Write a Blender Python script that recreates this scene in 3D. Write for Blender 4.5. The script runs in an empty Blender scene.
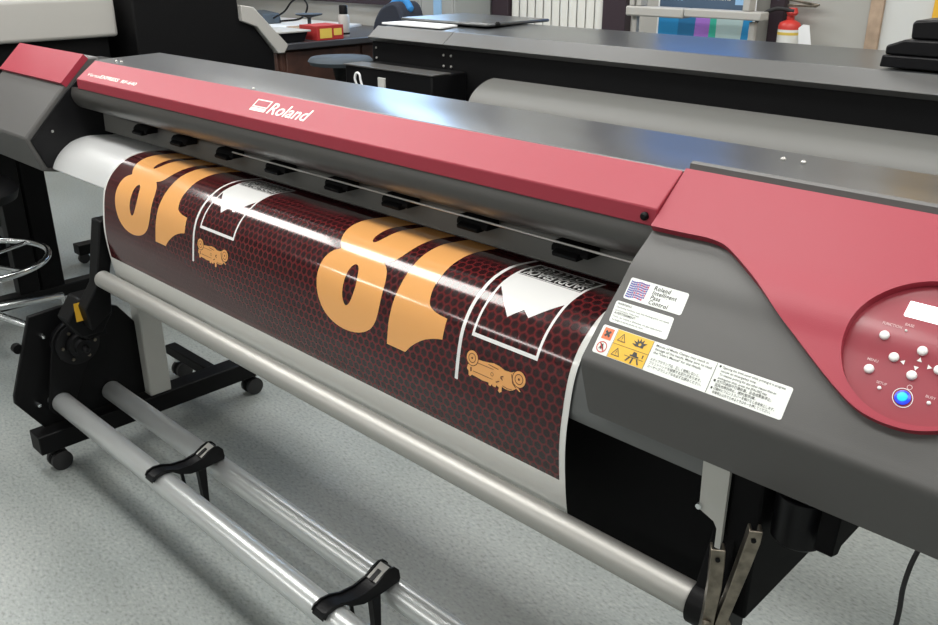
import bpy, bmesh, math, random
from mathutils import Vector, Matrix
random.seed(7)
C = bpy.context.scene.collection
PI = math.pi

# ------------------------------------------------------------------ materials
MATS = {}
def mat(name, col, rough=.5, metal=0., coat=0., spec=.5, emit=None, estr=0., noise=None, bump=None, coat_r=.05):
    m = bpy.data.materials.new(name); m.use_nodes = True
    nt = m.node_tree; b = nt.nodes['Principled BSDF']
    b.inputs['Base Color'].default_value = (*col, 1)
    b.inputs['Roughness'].default_value = rough
    b.inputs['Metallic'].default_value = metal
    b.inputs['Coat Weight'].default_value = coat
    b.inputs['Coat Roughness'].default_value = coat_r
    b.inputs['Specular IOR Level'].default_value = spec
    if emit:
        b.inputs['Emission Color'].default_value = (*emit, 1); b.inputs['Emission Strength'].default_value = estr
    if noise:      # (scale, amount): slight mottling of the base colour
        tc = nt.nodes.new('ShaderNodeTexCoord'); n = nt.nodes.new('ShaderNodeTexNoise')
        n.inputs['Scale'].default_value = noise[0]; n.inputs['Detail'].default_value = 4
        r = nt.nodes.new('ShaderNodeValToRGB')
        a = noise[1]
        r.color_ramp.elements[0].position = .3; r.color_ramp.elements[1].position = .7
        r.color_ramp.elements[0].color = (*[c*(1-a) for c in col], 1)
        r.color_ramp.elements[1].color = (*[min(1, c*(1+a)) for c in col], 1)
        nt.links.new(tc.outputs['Object'], n.inputs['Vector']); nt.links.new(n.outputs['Fac'], r.inputs['Fac'])
        nt.links.new(r.outputs['Color'], b.inputs['Base Color'])
    if bump:       # (scale, strength)
        tc = nt.nodes.new('ShaderNodeTexCoord'); n = nt.nodes.new('ShaderNodeTexNoise')
        n.inputs['Scale'].default_value = bump[0]; n.inputs['Detail'].default_value = 2
        bp = nt.nodes.new('ShaderNodeBump'); bp.inputs['Strength'].default_value = bump[1]; bp.inputs['Distance'].default_value = .001
        nt.links.new(tc.outputs['Object'], n.inputs['Vector']); nt.links.new(n.outputs['Fac'], bp.inputs['Height'])
        nt.links.new(bp.outputs['Normal'], b.inputs['Normal'])
    MATS[name] = m
    return m
mat('red', (.34, .028, .050), .46, bump=(900, .12), coat=.12, coat_r=.38, spec=.45)
mat('red_gloss', (.27, .030, .046), .35, coat=.2, coat_r=.2)
mat('cover_grey', (.036, .037, .040), .32, bump=(900, .06), spec=.85, coat=.30, coat_r=.26)
mat('charcoal', (.092, .0895, .087), .5, bump=(1000, .15))
mat('smoke_plastic', (.06, .058, .055), .32)
mat('black', (.004, .004, .0045), .5, spec=.16)
mat('black_matte', (.0035, .0035, .004), .7, spec=.12)
mat('black_satin', (.006, .006, .007), .4, spec=.22)
mat('sheet_grey', (.48, .48, .45), .5)
mat('inner_plate', (.15, .148, .14), .42, metal=.3)
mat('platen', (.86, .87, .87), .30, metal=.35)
mat('platen_shaded', (.15, .155, .155), .42, metal=.3)  # platen metal with the right cover's shade put into its colour
mat('pipe', (.50, .49, .465), .50, metal=.8)
mat('chrome', (.72, .74, .75), .20, metal=1.0)
mat('bar_metal', (.62, .64, .64), .30, metal=.55, spec=.8)
mat('steel', (.24, .21, .17), .32, metal=1.0, noise=(60, .35))
mat('white_vinyl', (.82, .82, .79), .14, coat=.4, coat_r=.05)
mat('ink_orange', (.86, .42, .14), .14, coat=.4, coat_r=.05)
mat('ink_white', (.86, .86, .85), .14, coat=.4, coat_r=.05)
mat('ink_black', (.02, .017, .016), .14, coat=.4, coat_r=.05)
mat('ink_brown', (.16, .06, .03), .14, coat=.4, coat_r=.05)
mat('label_white', (.80, .83, .79), .4)
mat('label_text', (.05, .05, .05), .5)
mat('label_yellow', (.80, .48, .06), .4)
mat('label_orange', (.80, .20, .09), .4)
mat('label_red', (.55, .03, .03), .4)
mat('weave_purple', (.17, .10, .33), .4)
mat('weave_blue', (.10, .16, .40), .4)
mat('weave_red', (.55, .06, .14), .4)
mat('button_white', (.82, .82, .80), .3)
mat('lcd', (.9, .9, .9), .3, emit=(1, 1, 1), estr=1.1)
mat('led_blue', (.02, .05, .5), .3, emit=(.02, .05, .8), estr=.55)
mat('led_core', (.02, .4, .8), .3, emit=(.0, .42, 1.), estr=.65)
mat('panel_print', (.62, .42, .42), .4)
mat('logo_white', (.88, .86, .78), .35)
mat('wall_paint', (.44, .43, .40), .7, noise=(3, .05))
mat('wall_white', (.58, .59, .575), .7)
mat('wall_grey', (.37, .365, .34), .7)
mat('ceiling_tile', (.78, .78, .76), .8, noise=(40, .06))
mat('dark_frame', (.035, .022, .03), .45)
mat('blind', (.70, .70, .66), .6)
mat('wood_strip', (.38, .28, .20), .6, noise=(20, .2))
mat('wood_cabinet', (.05, .020, .013), .6, noise=(9, .5))
mat('counter_top', (.045, .045, .05), .3)
mat('grey_cabinet', (.33, .345, .34), .5)
mat('light_grey', (.42, .41, .385), .5)
mat('silver_paint', (.13, .13, .128), .38, metal=.3)
mat('second_top', (.040, .044, .046), .30, spec=.85, coat=.35, coat_r=.25)
mat('apron_grey', (.14, .14, .132), .5)
mat('paper', (.80, .81, .82), .6)
mat('blue_fabric', (.03, .22, .55), .8)
mat('navy_fabric', (.02, .025, .04), .85)
mat('seat_grey', (.055, .07, .085), .75)
mat('yellow', (.75, .42, .03), .5)
mat('box_red', (.42, .03, .03), .5)
mat('box_yellow', (.75, .55, .10), .5)
mat('ext_white', (.75, .76, .73), .4)
mat('ext_red', (.60, .05, .04), .35)
mat('poster_blue', (.03, .26, .55), .35)
mat('poster_vivid', (.07, .27, .80), .35)
mat('poster_deep', (.03, .17, .36), .35)
mat('poster_purple', (.36, .17, .58), .35)
mat('poster_green', (.05, .42, .31), .35)
mat('poster_cyan', (.42, .55, .55), .35)
mat('poster_slate', (.07, .11, .17), .35)
mat('poster_sky', (.28, .48, .72), .35)
mat('lamp_on', (1, 1, 1), .5, emit=(1., .985, .95), estr=1.)
mat('lamp_housing', (.8, .8, .78), .5)
mat('rubber', (.015, .015, .016), .6)
mat('cardboard', (.45, .30, .15), .7)

def glass_mat():
    m = bpy.data.materials.new('window_glass'); m.use_nodes = True; nt = m.node_tree
    for n in list(nt.nodes): nt.nodes.remove(n)
    o = nt.nodes.new('ShaderNodeOutputMaterial'); mx = nt.nodes.new('ShaderNodeMixShader'); mx.inputs[0].default_value = .05
    t = nt.nodes.new('ShaderNodeBsdfTransparent'); g = nt.nodes.new('ShaderNodeBsdfGlossy'); g.inputs['Roughness'].default_value = .02
    nt.links.new(t.outputs[0], mx.inputs[1]); nt.links.new(g.outputs[0], mx.inputs[2])
    nt.links.new(mx.outputs[0], o.inputs[0]); MATS['glass'] = m
glass_mat()

def floor_mat():
    m = mat('floor_vinyl', (.3, .33, .32), .34, spec=.45); nt = m.node_tree; b = nt.nodes['Principled BSDF']
    tc = nt.nodes.new('ShaderNodeTexCoord')
    mp = nt.nodes.new('ShaderNodeMapping'); mp.inputs['Scale'].default_value = (1, 1.8, 1); mp.inputs['Rotation'].default_value = (0, 0, .5)
    nt.links.new(tc.outputs['Object'], mp.inputs['Vector'])
    def noise(sc, det, src):
        n = nt.nodes.new('ShaderNodeTexNoise'); n.inputs['Scale'].default_value = sc; n.inputs['Detail'].default_value = det
        nt.links.new(src, n.inputs['Vector']); return n
    n1 = noise(75, 3, mp.outputs[0]); n2 = noise(2.2, 4, tc.outputs['Object'])
    r1 = nt.nodes.new('ShaderNodeValToRGB'); cr = r1.color_ramp
    cr.elements[0].position = .30; cr.elements[0].color = (.215, .230, .222, 1)
    cr.elements[1].position = .72; cr.elements[1].color = (.39, .405, .392, 1)
    e = cr.elements.new(.45); e.color = (.30, .322, .312, 1)
    e = cr.elements.new(.58); e.color = (.325, .347, .336, 1)
    nt.links.new(n1.outputs['Fac'], r1.inputs['Fac'])
    mx = nt.nodes.new('ShaderNodeMixRGB'); mx.blend_type = 'MULTIPLY'; mx.inputs['Fac'].default_value = 1
    r2 = nt.nodes.new('ShaderNodeValToRGB'); r2.color_ramp.elements[0].color = (.86, .88, .88, 1); r2.color_ramp.elements[0].position = .35
    r2.color_ramp.elements[1].color = (1, 1, 1, 1); r2.color_ramp.elements[1].position = .62
    nt.links.new(n2.outputs['Fac'], r2.inputs['Fac'])
    nt.links.new(r1.outputs['Color'], mx.inputs['Color1']); nt.links.new(r2.outputs['Color'], mx.inputs['Color2'])
    nt.links.new(mx.outputs['Color'], b.inputs['Base Color'])
    rr = nt.nodes.new('ShaderNodeMapRange'); rr.inputs['To Min'].default_value = .26; rr.inputs['To Max'].default_value = .46
    nt.links.new(n2.outputs['Fac'], rr.inputs['Value']); nt.links.new(rr.outputs[0], b.inputs['Roughness'])
floor_mat()

def hex_mat():      # printed honeycomb: dark cells with oxblood seams, laid out in the sheet's own (x, s) metres
    m = mat('ink_maroon', (.05, .01, .012), .12, coat=.3, coat_r=.04, spec=.42); nt = m.node_tree; b = nt.nodes['Principled BSDF']
    N = nt.nodes; L = nt.links
    uv = N.new('ShaderNodeUVMap'); uv.uv_map = 'sheet'
    P = .0165
    def vm(op, a, bval=None, blink=None):
        n = N.new('ShaderNodeVectorMath'); n.operation = op; L.new(a, n.inputs[0])
        if blink is not None: L.new(blink, n.inputs[1])
        elif bval is not None: n.inputs[1].default_value = bval
        return n
    cell = (P, P*math.sqrt(3), 1.)
    half = (P/2, P*math.sqrt(3)/2, .5)
    def local(shift):
        a = vm('ADD', uv.outputs[0], shift)
        w = vm('MODULO', a.outputs[0], cell)
        return vm('SUBTRACT', w.outputs[0], half)
    A = local((200*cell[0], 200*cell[1], .5)); B = local((200.5*cell[0], 200.5*cell[1], .5))
    def hexd(v):
        ab = vm('ABSOLUTE', v.outputs[0]); sp = N.new('ShaderNodeSeparateXYZ'); L.new(ab.outputs[0], sp.inputs[0])
        dt = vm('DOT_PRODUCT', ab.outputs[0], (.5, math.sqrt(3)/2, 0))
        mxn = N.new('ShaderNodeMath'); mxn.operation = 'MAXIMUM'; L.new(sp.outputs[0], mxn.inputs[0]); L.new(dt.outputs['Value'], mxn.inputs[1])
        return mxn
    mn = N.new('ShaderNodeMath'); mn.operation = 'MINIMUM'; L.new(hexd(A).outputs[0], mn.inputs[0]); L.new(hexd(B).outputs[0], mn.inputs[1])
    r = N.new('ShaderNodeMapRange'); r.inputs['From Min'].default_value = P*.31; r.inputs['From Max'].default_value = P*.47
    L.new(mn.outputs[0], r.inputs['Value'])
    nz = N.new('ShaderNodeTexNoise'); nz.inputs['Scale'].default_value = 5; L.new(uv.outputs[0], nz.inputs['Vector'])
    cr = N.new('ShaderNodeMixRGB'); cr.inputs['Color1'].default_value = (.026, .0075, .009, 1); cr.inputs['Color2'].default_value = (.125, .017, .019, 1)
    mulf = N.new('ShaderNodeMath'); mulf.operation = 'MULTIPLY'; L.new(r.outputs[0], mulf.inputs[0])
    ns = N.new('ShaderNodeMapRange'); ns.inputs['From Min'].default_value = .3; ns.inputs['From Max'].default_value = .7; ns.inputs['To Min'].default_value = .8; ns.inputs['To Max'].default_value = 1.
    L.new(nz.outputs['Fac'], ns.inputs['Value']); L.new(ns.outputs[0], mulf.inputs[1])
    L.new(mulf.outputs[0], cr.inputs['Fac']); L.new(cr.outputs[0], b.inputs['Base Color'])
hex_mat()

# ------------------------------------------------------------------ mesh building
class MB:
    def __init__(self): self.v = []; self.f = []; self.m = []; self.uv = {}; self.mats = []
    def mi(self, m):
        if m not in self.mats: self.mats.append(m)
        return self.mats.index(m)
    def add(self, vs, fs, m, uvs=None):
        o = len(self.v); k = self.mi(m)
        self.v += [tuple(p) for p in vs]
        for f in fs: self.f.append([i+o for i in f]); self.m.append(k)
        if uvs:
            for i, u in enumerate(uvs): self.uv[o+i] = u
        return self
    def box(self, x0, x1, y0, y1, z0, z1, m):
        vs = [(x, y, z) for z in (z0, z1) for y in (y0, y1) for x in (x0, x1)]
        return self.add(vs, [(0, 2, 3, 1), (4, 5, 7, 6), (0, 1, 5, 4), (2, 6, 7, 3), (0, 4, 6, 2), (1, 3, 7, 5)], m)
    def prism(self, prof, axis, a0, a1, m):     # prof: (u,v) polygon; axis x: (y,z), y: (x,z), z: (x,y)
        def p(u, v, a): return (a, u, v) if axis == 'x' else ((u, a, v) if axis == 'y' else (u, v, a))
        n = len(prof); vs = [p(u, v, a0) for u, v in prof] + [p(u, v, a1) for u, v in prof]
        fs = [(i, (i+1) % n, n+(i+1) % n, n+i) for i in range(n)] + [tuple(range(n))[::-1], tuple(range(n, 2*n))]
        return self.add(vs, fs, m)
    def tube(self, pts, r, m, n=16, caps=True):
        pts = [Vector(p) for p in pts]; rs = r if isinstance(r, (list, tuple)) else [r]*len(pts)
        t0 = (pts[1]-pts[0]).normalized(); up = Vector((0, 0, 1)) if abs(t0.z) < .9 else Vector((1, 0, 0))
        nrm = (up - t0*up.dot(t0)).normalized(); vs = []; fs = []
        for i, p in enumerate(pts):
            t = (pts[min(i+1, len(pts)-1)]-pts[max(i-1, 0)]).normalized()
            nrm = (nrm - t*nrm.dot(t)).normalized(); bn = t.cross(nrm)
            for k in range(n):
                a = 2*PI*k/n; vs.append(p + (nrm*math.cos(a)+bn*math.sin(a))*rs[i])
        for i in range(len(pts)-1):
            for k in range(n): fs.append((i*n+k, i*n+(k+1) % n, (i+1)*n+(k+1) % n, (i+1)*n+k))
        if caps: fs += [tuple(range(n))[::-1], tuple(range((len(pts)-1)*n, len(pts)*n))]
        return self.add(vs, fs, m)
    def lathe(self, base, d, prof, m, n=24):    # prof: (radius, height along d)
        base = Vector(base); d = Vector(d).normalized()
        return self.tube_like([base+d*h for r, h in prof], [max(r, 1e-5) for r, h in prof], d, m, n)
    def tube_like(self, pts, rs, d, m, n):
        up = Vector((0, 0, 1)) if abs(d.z) < .9 else Vector((1, 0, 0)); a = (up-d*up.dot(d)).normalized(); b = d.cross(a); vs = []; fs = []
        for p, r in zip(pts, rs):
            for k in range(n): vs.append(p+(a*math.cos(2*PI*k/n)+b*math.sin(2*PI*k/n))*r)
        for i in range(len(pts)-1):
            for k in range(n): fs.append((i*n+k, i*n+(k+1) % n, (i+1)*n+(k+1) % n, (i+1)*n+k))
        fs += [tuple(range(n))[::-1], tuple(range((len(pts)-1)*n, len(pts)*n))]
        return self.add(vs, fs, m)
    def torus(self, c, R, r, m, n=40, k=10, axis='z'):
        vs = []; fs = []
        for i in range(n):
            a = 2*PI*i/n
            for j in range(k):
                b = 2*PI*j/k; q = (R+r*math.cos(b)); u, v, w = q*math.cos(a), q*math.sin(a), r*math.sin(b)
                p = (u, v, w) if axis == 'z' else ((w, u, v) if axis == 'x' else (u, w, v))
                vs.append((c[0]+p[0], c[1]+p[1], c[2]+p[2]))
        for i in range(n):
            for j in range(k): fs.append((i*k+j, ((i+1) % n)*k+j, ((i+1) % n)*k+(j+1) % k, i*k+(j+1) % k))
        return self.add(vs, fs, m)
    def build(self, name, parent=None, bevel=0., seg=2, sharp=35, label=None, fix=True):
        me = bpy.data.meshes.new(name); me.from_pydata(self.v, [], self.f)
        for m in self.mats: me.materials.append(MATS[m])
        me.polygons.foreach_set('material_index', self.m)
        if self.uv:
            l = me.uv_layers.new(name='sheet')
            for lp in me.loops: l.data[lp.index].uv = self.uv.get(lp.vertex_index, (0, 0))
        me.validate()
        if fix:
            bm = bmesh.new(); bm.from_mesh(me); bmesh.ops.recalc_face_normals(bm, faces=bm.faces); bm.to_mesh(me); bm.free()
        me.polygons.foreach_set('use_smooth', [True]*len(me.polygons)); me.set_sharp_from_angle(angle=math.radians(sharp)); me.update()
        o = bpy.data.objects.new(name, me); C.objects.link(o)
        if bevel:
            b = o.modifiers.new('bevel', 'BEVEL'); b.width = bevel; b.segments = seg; b.limit_method = 'ANGLE'; b.angle_limit = math.radians(40)
            b.harden_normals = False
        if parent is not None:
            o.parent = parent; o.matrix_parent_inverse = Matrix.Translation(parent.location).inverted()
        if label: o['label'] = label
        return o
def thing(name, loc, label, cat, group=None):
    o = bpy.data.objects.new(name, None); o.empty_display_size = .05; C.objects.link(o); o.location = loc
    o['label'] = label; o['category'] = cat
    if group: o['group'] = group
    return o
def tag(o, label, cat, group=None):
    o['label'] = label; o['category'] = cat
    if group: o['group'] = group
    return o
def struct(mb, name, **k):
    o = mb.build(name, **k); o['kind'] = 'structure'; return o

def catmull(pts, n=8, closed=False):
    P = [Vector(p) for p in pts]; N = len(P); out = []
    rng = range(N) if closed else range(N-1)
    for i in rng:
        if closed: p0, p1, p2, p3 = P[(i-1) % N], P[i], P[(i+1) % N], P[(i+2) % N]
        else:
            p1, p2 = P[i], P[i+1]; p0 = P[i-1] if i > 0 else 2*p1-p2; p3 = P[i+2] if i+2 < N else 2*p2-p1
        for k in range(n):
            t = k/n; out.append(.5*((2*p1)+(-p0+p2)*t+(2*p0-5*p1+4*p2-p3)*t*t+(-p0+3*p1-3*p2+p3)*t**3))
    if not closed: out.append(P[-1])
    return [tuple(p) for p in out]

class Surf:         # a cross-section in (y,z) swept along x; maps (x, s, h) -> point, h = height above the skin
    def __init__(self, prof):
        self.p = [Vector(q) for q in prof]; self.s = [0.]
        for a, b in zip(self.p, self.p[1:]): self.s.append(self.s[-1]+(b-a).length)
        self.len = self.s[-1]; self.n = []
        for i in range(len(self.p)):
            t = (self.p[min(i+1, len(self.p)-1)]-self.p[max(i-1, 0)]).normalized()
            self.n.append(Vector((t.y, -t.x)))          # runs front/down, so this points out towards -y/+z
            if self.n[-1].dot(Vector((-1, .6))) < 0: self.n[-1] *= -1
    def at(self, x, s, h=0.):
        s = min(max(s, 0.), self.len-1e-6); i = 0
        lo, hi = 0, len(self.s)-1
        while hi-lo > 1:
            mid = (lo+hi)//2
            if self.s[mid] <= s: lo = mid
            else: hi = mid
        u = (s-self.s[lo])/(self.s[hi]-self.s[lo]); q = self.p[lo].lerp(self.p[hi], u); n = self.n[lo].lerp(self.n[hi], u).normalized()
        return (x, q.x+n.x*h, q.y+n.y*h)
MED = Surf(catmull([(.12, .926), (.08, .931), (.04, .933), (0, .925), (-.03, .908), (-.055, .884), (-.073, .85), (-.083, .80), (-.088, .745), (-.084, .68), (-.075, .62), (-.06, .57)], 12))
COV = Surf(catmull([(.0925, 1.1325), (.013, 1.066), (-.03, 1.034), (-.055, 1.007), (-.08, .982), (-.106, .956), (-.13, .93)], 12))
BAR = Surf([(.08, 1.138), (.02, 1.094), (.02, 1.068)])
class Shifted:      # fittings on a skin, measured a little off: nudged along s and x
    T = ((.0, -.0078, -.0045), (.12, -.0078, -.0045), (.14, -.0047, -.004), (.155, -.0014, -.0025), (.166, -.0002, -.002), (.18, .0006, -.0015), (.2, .0015, .0), (.21, .0022, .001), (.22, .0026, .0015), (.25, .004, .006), (.3, .005, .0085))
    def __init__(self, base): self.b = base
    def at(self, x, s, h=0.):
        for (a, d0, e0), (c, d1, e1) in zip(self.T, self.T[1:]):
            if s <= c or c == .3:
                u = (s-a)/(c-a); return self.b.at(x+e0+(e1-e0)*u, s+d0+(d1-d0)*u, h)
class Plane:        # flat surface: origin, u, v directions
    def __init__(self, o, u, v): self.o = Vector(o); self.u = Vector(u).normalized(); self.v = Vector(v).normalized(); self.w = self.u.cross(self.v)
    def at(self, x, s, h=0.): return tuple(self.o+self.u*x+self.v*s+self.w*h)

def fill2d(loops):  # filled 2-D mesh of closed outlines (inner loops become holes)
    cu = bpy.data.curves.new('tmp', 'CURVE'); cu.dimensions = '2D'; cu.fill_mode = 'BOTH'
    for lp in loops:
        s = cu.splines.new('POLY'); s.points.add(len(lp)-1)
        for p, q in zip(s.points, lp): p.co = (q[0], q[1], 0, 1)
        s.use_cyclic_u = True
    return _eval(cu)
def _eval(cu):
    o = bpy.data.objects.new('tmp', cu); C.objects.link(o); dg = bpy.context.evaluated_depsgraph_get(); dg.update()
    me = o.evaluated_get(dg).to_mesh(); vs = [tuple(v.co) for v in me.vertices]; fs = [tuple(p.vertices) for p in me.polygons]
    o.evaluated_get(dg).to_mesh_clear(); bpy.data.objects.remove(o); bpy.data.curves.remove(cu)
    return vs, fs
def text2d(s, size, width=None, bold=0., shear=0., spacing=1.):
    cu = bpy.data.curves.new('tmp', 'FONT'); cu.body = s; cu.size = size; cu.fill_mode = 'FRONT'; cu.offset = bold*size; cu.shear = shear; cu.resolution_u = 3
    cu.space_character = spacing
    vs, fs = _eval(cu)
    if width and vs:
        x0 = min(v[0] for v in vs); x1 = max(v[0] for v in vs); k = width/(x1-x0) if x1 > x0 else 1
        vs = [((v[0]-x0)*k, v[1], 0) for v in vs]
    return vs, fs
def bend(vs, fs, step):     # cut the flat mesh every `step` in s so that it can follow the curved skin
    bm = bmesh.new(); bv = [bm.verts.new((v[0], v[1], 0)) for v in vs]
    for f in fs:
        try: bm.faces.new([bv[i] for i in f])
        except ValueError: pass
    bmesh.ops.remove_doubles(bm, verts=bm.verts, dist=1e-6)
    a = min(v.co.y for v in bm.verts); b = max(v.co.y for v in bm.verts); k = math.floor(a/step)+1
    while k*step < b:
        bmesh.ops.bisect_plane(bm, geom=bm.verts[:]+bm.edges[:]+bm.faces[:], plane_co=(0, k*step, 0), plane_no=(0, 1, 0)); k += 1
    bm.verts.index_update(); r = ([tuple(v.co) for v in bm.verts], [tuple(v.index for v in f.verts) for f in bm.faces]); bm.free(); return r
def inlay(mb, surf, loops, m, h, step=.006):
    vs, fs = fill2d(loops)
    if step: vs, fs = bend(vs, fs, step)
    mb.add([surf.at(v[0], v[1], h) for v in vs], fs, m, [(v[0], v[1]) for v in vs])
def rect(x0, x1, s0, s1): return [(x0, s0), (x1, s0), (x1, s1), (x0, s1)]
def rrect(x0, x1, s0, s1, r, n=5):
    out = []
    for cx, cy, a in ((x1-r, s0+r, -90), (x1-r, s1-r, 0), (x0+r, s1-r, 90), (x0+r, s0+r, 180)):
        for k in range(n+1): t = math.radians(a+90*k/n); out.append((cx+r*math.cos(t), cy+r*math.sin(t)))
    return out
def circ(cx, cy, r, n=24, ry=None): return [(cx+r*math.cos(2*PI*k/n), cy+(ry or r)*math.sin(2*PI*k/n)) for k in range(n)]
def write(mb, surf, s, x, sb, size, m, h, width=None, flip=False, step=None, vdir=-1, **k):
    # text whose baseline starts at (x, sb); vdir=-1 when s runs downwards; flip turns the line upside down about its start
    vs, fs = text2d(s, size, width, **k)
    if not vs: return
    if flip: vs = [(-v[0], -v[1], 0) for v in vs]
    vs = [(x+v[0], sb+vdir*v[1], 0) for v in vs]
    if step: vs, fs = bend(vs, fs, step)
    mb.add([surf.at(v[0], v[1], h) for v in vs], fs, m, [(v[0], v[1]) for v in vs])
def slab(mb, surf, outer, holes, m, h0, h1, step=.006, side=None):     # raised plate following the skin
    inlay(mb, surf, [outer]+holes, m, h1, step)
    for lp in [outer]+holes:
        pts = []
        for a, b in zip(lp, lp[1:]+lp[:1]):
            k = max(1, int(math.hypot(b[0]-a[0], b[1]-a[1])/.006))
            pts += [(a[0]+(b[0]-a[0])*i/k, a[1]+(b[1]-a[1])*i/k) for i in range(k)]
        n = len(pts)
        mb.add([surf.at(x, s, h0) for x, s in pts]+[surf.at(x, s, h1) for x, s in pts], [(i, (i+1) % n, n+(i+1) % n, n+i) for i in range(n)], side or m)
def arcpts(cx, cy, r, a0, a1, n=10): return [(cx+r*math.cos(math.radians(a0+(a1-a0)*k/n)), cy+r*math.sin(math.radians(a0+(a1-a0)*k/n))) for k in range(n+1)]

# ------------------------------------------------------------------ the room
XL, XR, YF, YB, ZC = -7.2, 3.6, -5.6, 3.3, 2.75
struct(MB().box(XL-.1, XR+.1, YF-.1, YB+.1, -.06, 0, 'floor_vinyl'), 'floor')
struct(MB().box(XL-.1, XR+.1, YF-.1, YB+.1, ZC, ZC+.06, 'ceiling_tile'), 'ceiling')
struct(MB().box(XL-.1, XL, YF, YB, 0, ZC, 'wall_paint'), 'wall_left')
struct(MB().box(XR, XR+.1, YF, YB, 0, ZC, 'wall_white'), 'wall_right')
struct(MB().box(XL, XR, YF-.1, YF, 0, ZC, 'wall_white'), 'wall_front')
WX0, WX1, WZ0, WZ1 = -4.45, -3.72, 1.15, 2.38
w = MB()
for a in ((XL, WX0, 0, ZC), (WX0, WX1, 0, WZ0), (WX0, WX1, WZ1, ZC), (WX1, -1.40, 0, ZC)): w.box(a[0], a[1], YB, YB+.1, a[2], a[3], 'wall_paint')
w.box(-1.40, -.985, YB, YB+.1, 0, ZC, 'wall_grey'); w.box(-.985, -.70, YB, YB+.1, 0, ZC, 'wall_white'); w.box(-.70, XR, YB, YB+.1, 0, ZC, 'wall_grey')
struct(w, 'wall_back')
w = MB()      # window: dark sill and frame around a daylit pane
w.box(-6.4, WX1+.06, YB-.05, YB, 1.05, 1.15, 'dark_frame'); w.box(WX0-.06, WX1+.06, YB-.05, YB, WZ1, WZ1+.08, 'dark_frame')
for x in (WX0-.06, WX1): w.box(x, x+.06, YB-.04, YB+.04, WZ0, WZ1, 'dark_frame')
wf = struct(w, 'window_1'); p = MB().box(WX0, WX1, YB+.045, YB+.05, WZ0, WZ1, 'glass').build('window_pane', wf)
struct(MB().box(-3.30, -3.165, YB-.06, YB, 0, 2.3, 'dark_frame'), 'trim_1', bevel=.004)
struct(MB().box(-2.455, -2.30, YB-.06, YB, 0, 2.3, 'dark_frame'), 'trim_2', bevel=.004)
struct(MB().box(-1.47, -1.395, YB-.05, YB, 0, 2.3, 'dark_frame'), 'trim_3', bevel=.004)
struct(MB().box(-1.005, -.945, YB-.02, YB, 0, 2.4, 'wood_strip'), 'trim_4', bevel=.003)
struct(MB().box(-.735, -.55, YB-.02, YB, 0, 2.4, 'yellow'), 'trim_5', bevel=.003)
# vertical blinds in the doorway between the dark posts
vb = thing('vertical_blinds', (-2.8, YB-.05, 0), 'white vertical blinds hanging between two dark posts on the back wall', 'blinds')
MB().box(-3.16, -2.46, YB-.08, YB-.03, 1.70, 1.76, 'blind').build('headrail', vb)
n = 11; wd = .69/n
for i in range(n):
    x = -3.155+i*wd; b = MB()
    b.prism([(x, YB-.030), (x+wd*.3, YB-.046), (x+wd*.7, YB-.046), (x+wd*.96, YB-.036), (x+wd*.96, YB-.033), (x+wd*.7, YB-.042), (x+wd*.3, YB-.042), (x, YB-.027)], 'z', .05, 1.70, 'blind')
    b.build('blind_slat', vb)
# ceiling fixtures: long fluorescent troffers
lamps = [(-3.4, -.42, 1.2), (-2.15, -.42, 1.2), (-.6, -.42, 1.2), (1.2, -.42, 1.2), (-3.4, .72, 1.2), (-2.15, .72, 1.2), (-.6, .72, 1.2), (1.2, .72, 1.2), (-5.6, .2, 1.2),
         (-4.6, -3.5, 1.2), (-3.1, -3.5, 1.2), (-1.6, -3.5, 1.2), (-.1, -3.5, 1.2), (1.4, -3.5, 1.2), (-4.6, 2.3, 1.2), (-2.6, 2.3, 1.2), (-.6, 2.3, 1.2), (1.6, 2.3, 1.2)]
for x, y, ln in lamps:
    f = thing('ceiling_light', (x, y, ZC-.09), 'long white fluorescent fixture on the ceiling', 'ceiling light', 'fluorescent fixtures on the ceiling')
    wd = .19
    MB().prism([(y-wd-.03, ZC-.001), (y-wd, ZC-.07), (y+wd, ZC-.07), (y+wd+.03, ZC-.001)], 'x', x-ln/2, x+ln/2, 'lamp_housing').build('lamp_housing', f)
    MB().box(x-ln/2+.02, x+ln/2-.02, y-wd+.015, y+wd-.015, ZC-.082, ZC-.071, 'lamp_on').build('diffuser', f)
    ld = bpy.data.lights.new('tube_light', 'AREA'); ld.shape = 'RECTANGLE'; ld.size = ln-.04; ld.size_y = 2*wd-.03; ld.energy = 10.*PI*ld.size*ld.size_y; ld.color = (1, .985, .95)
    lo = bpy.data.objects.new('tube_light', ld); C.objects.link(lo); lo.parent = f; lo.location = (0, 0, .007)

# ------------------------------------------------------------------ the big red and grey printer
XA, XB = -1.80, .60
pr = thing('large_format_printer', (-.8, .15, 0), 'long red and grey large format printer with a sloped control panel, spanning the whole room', 'printer')
b = MB()       # grey top cover over the carriage
b.prism([(.0805, 1.1375), (.275, 1.1425), (.288, 1.137), (.288, 1.10), (.08, 1.10)], 'x', -1.86, XB, 'cover_grey')
tc = b.build('top_cover', pr, bevel=.003)
for x, y in ((-1.775, .105), (-1.75, .108), (-1.08, .086), (.075, .225), (.105, .225)):
    MB().lathe((x, y, 1.1375+(y-.08)*.0256), (0, 0, 1), [(.004, 0), (.004, .002), (.002, .004)], 'pipe', 10).build('screw', tc)
b = MB().prism([(.02, 1.068), (.02, 1.094), (.0795, 1.138), (.0795, 1.12), (.032, 1.075)], 'x', -1.849, -.0005, 'red')
rb = b.build('front_band', pr, bevel=.002, label='red front band of the cover with white lettering')
b = MB()        # logo and model lettering on the red band
def skew(x0, x1, s0, s1, k): return [(x0+k*(s1-s0), s0), (x1+k*(s1-s0), s0), (x1, s1), (x0, s1)]
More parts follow.
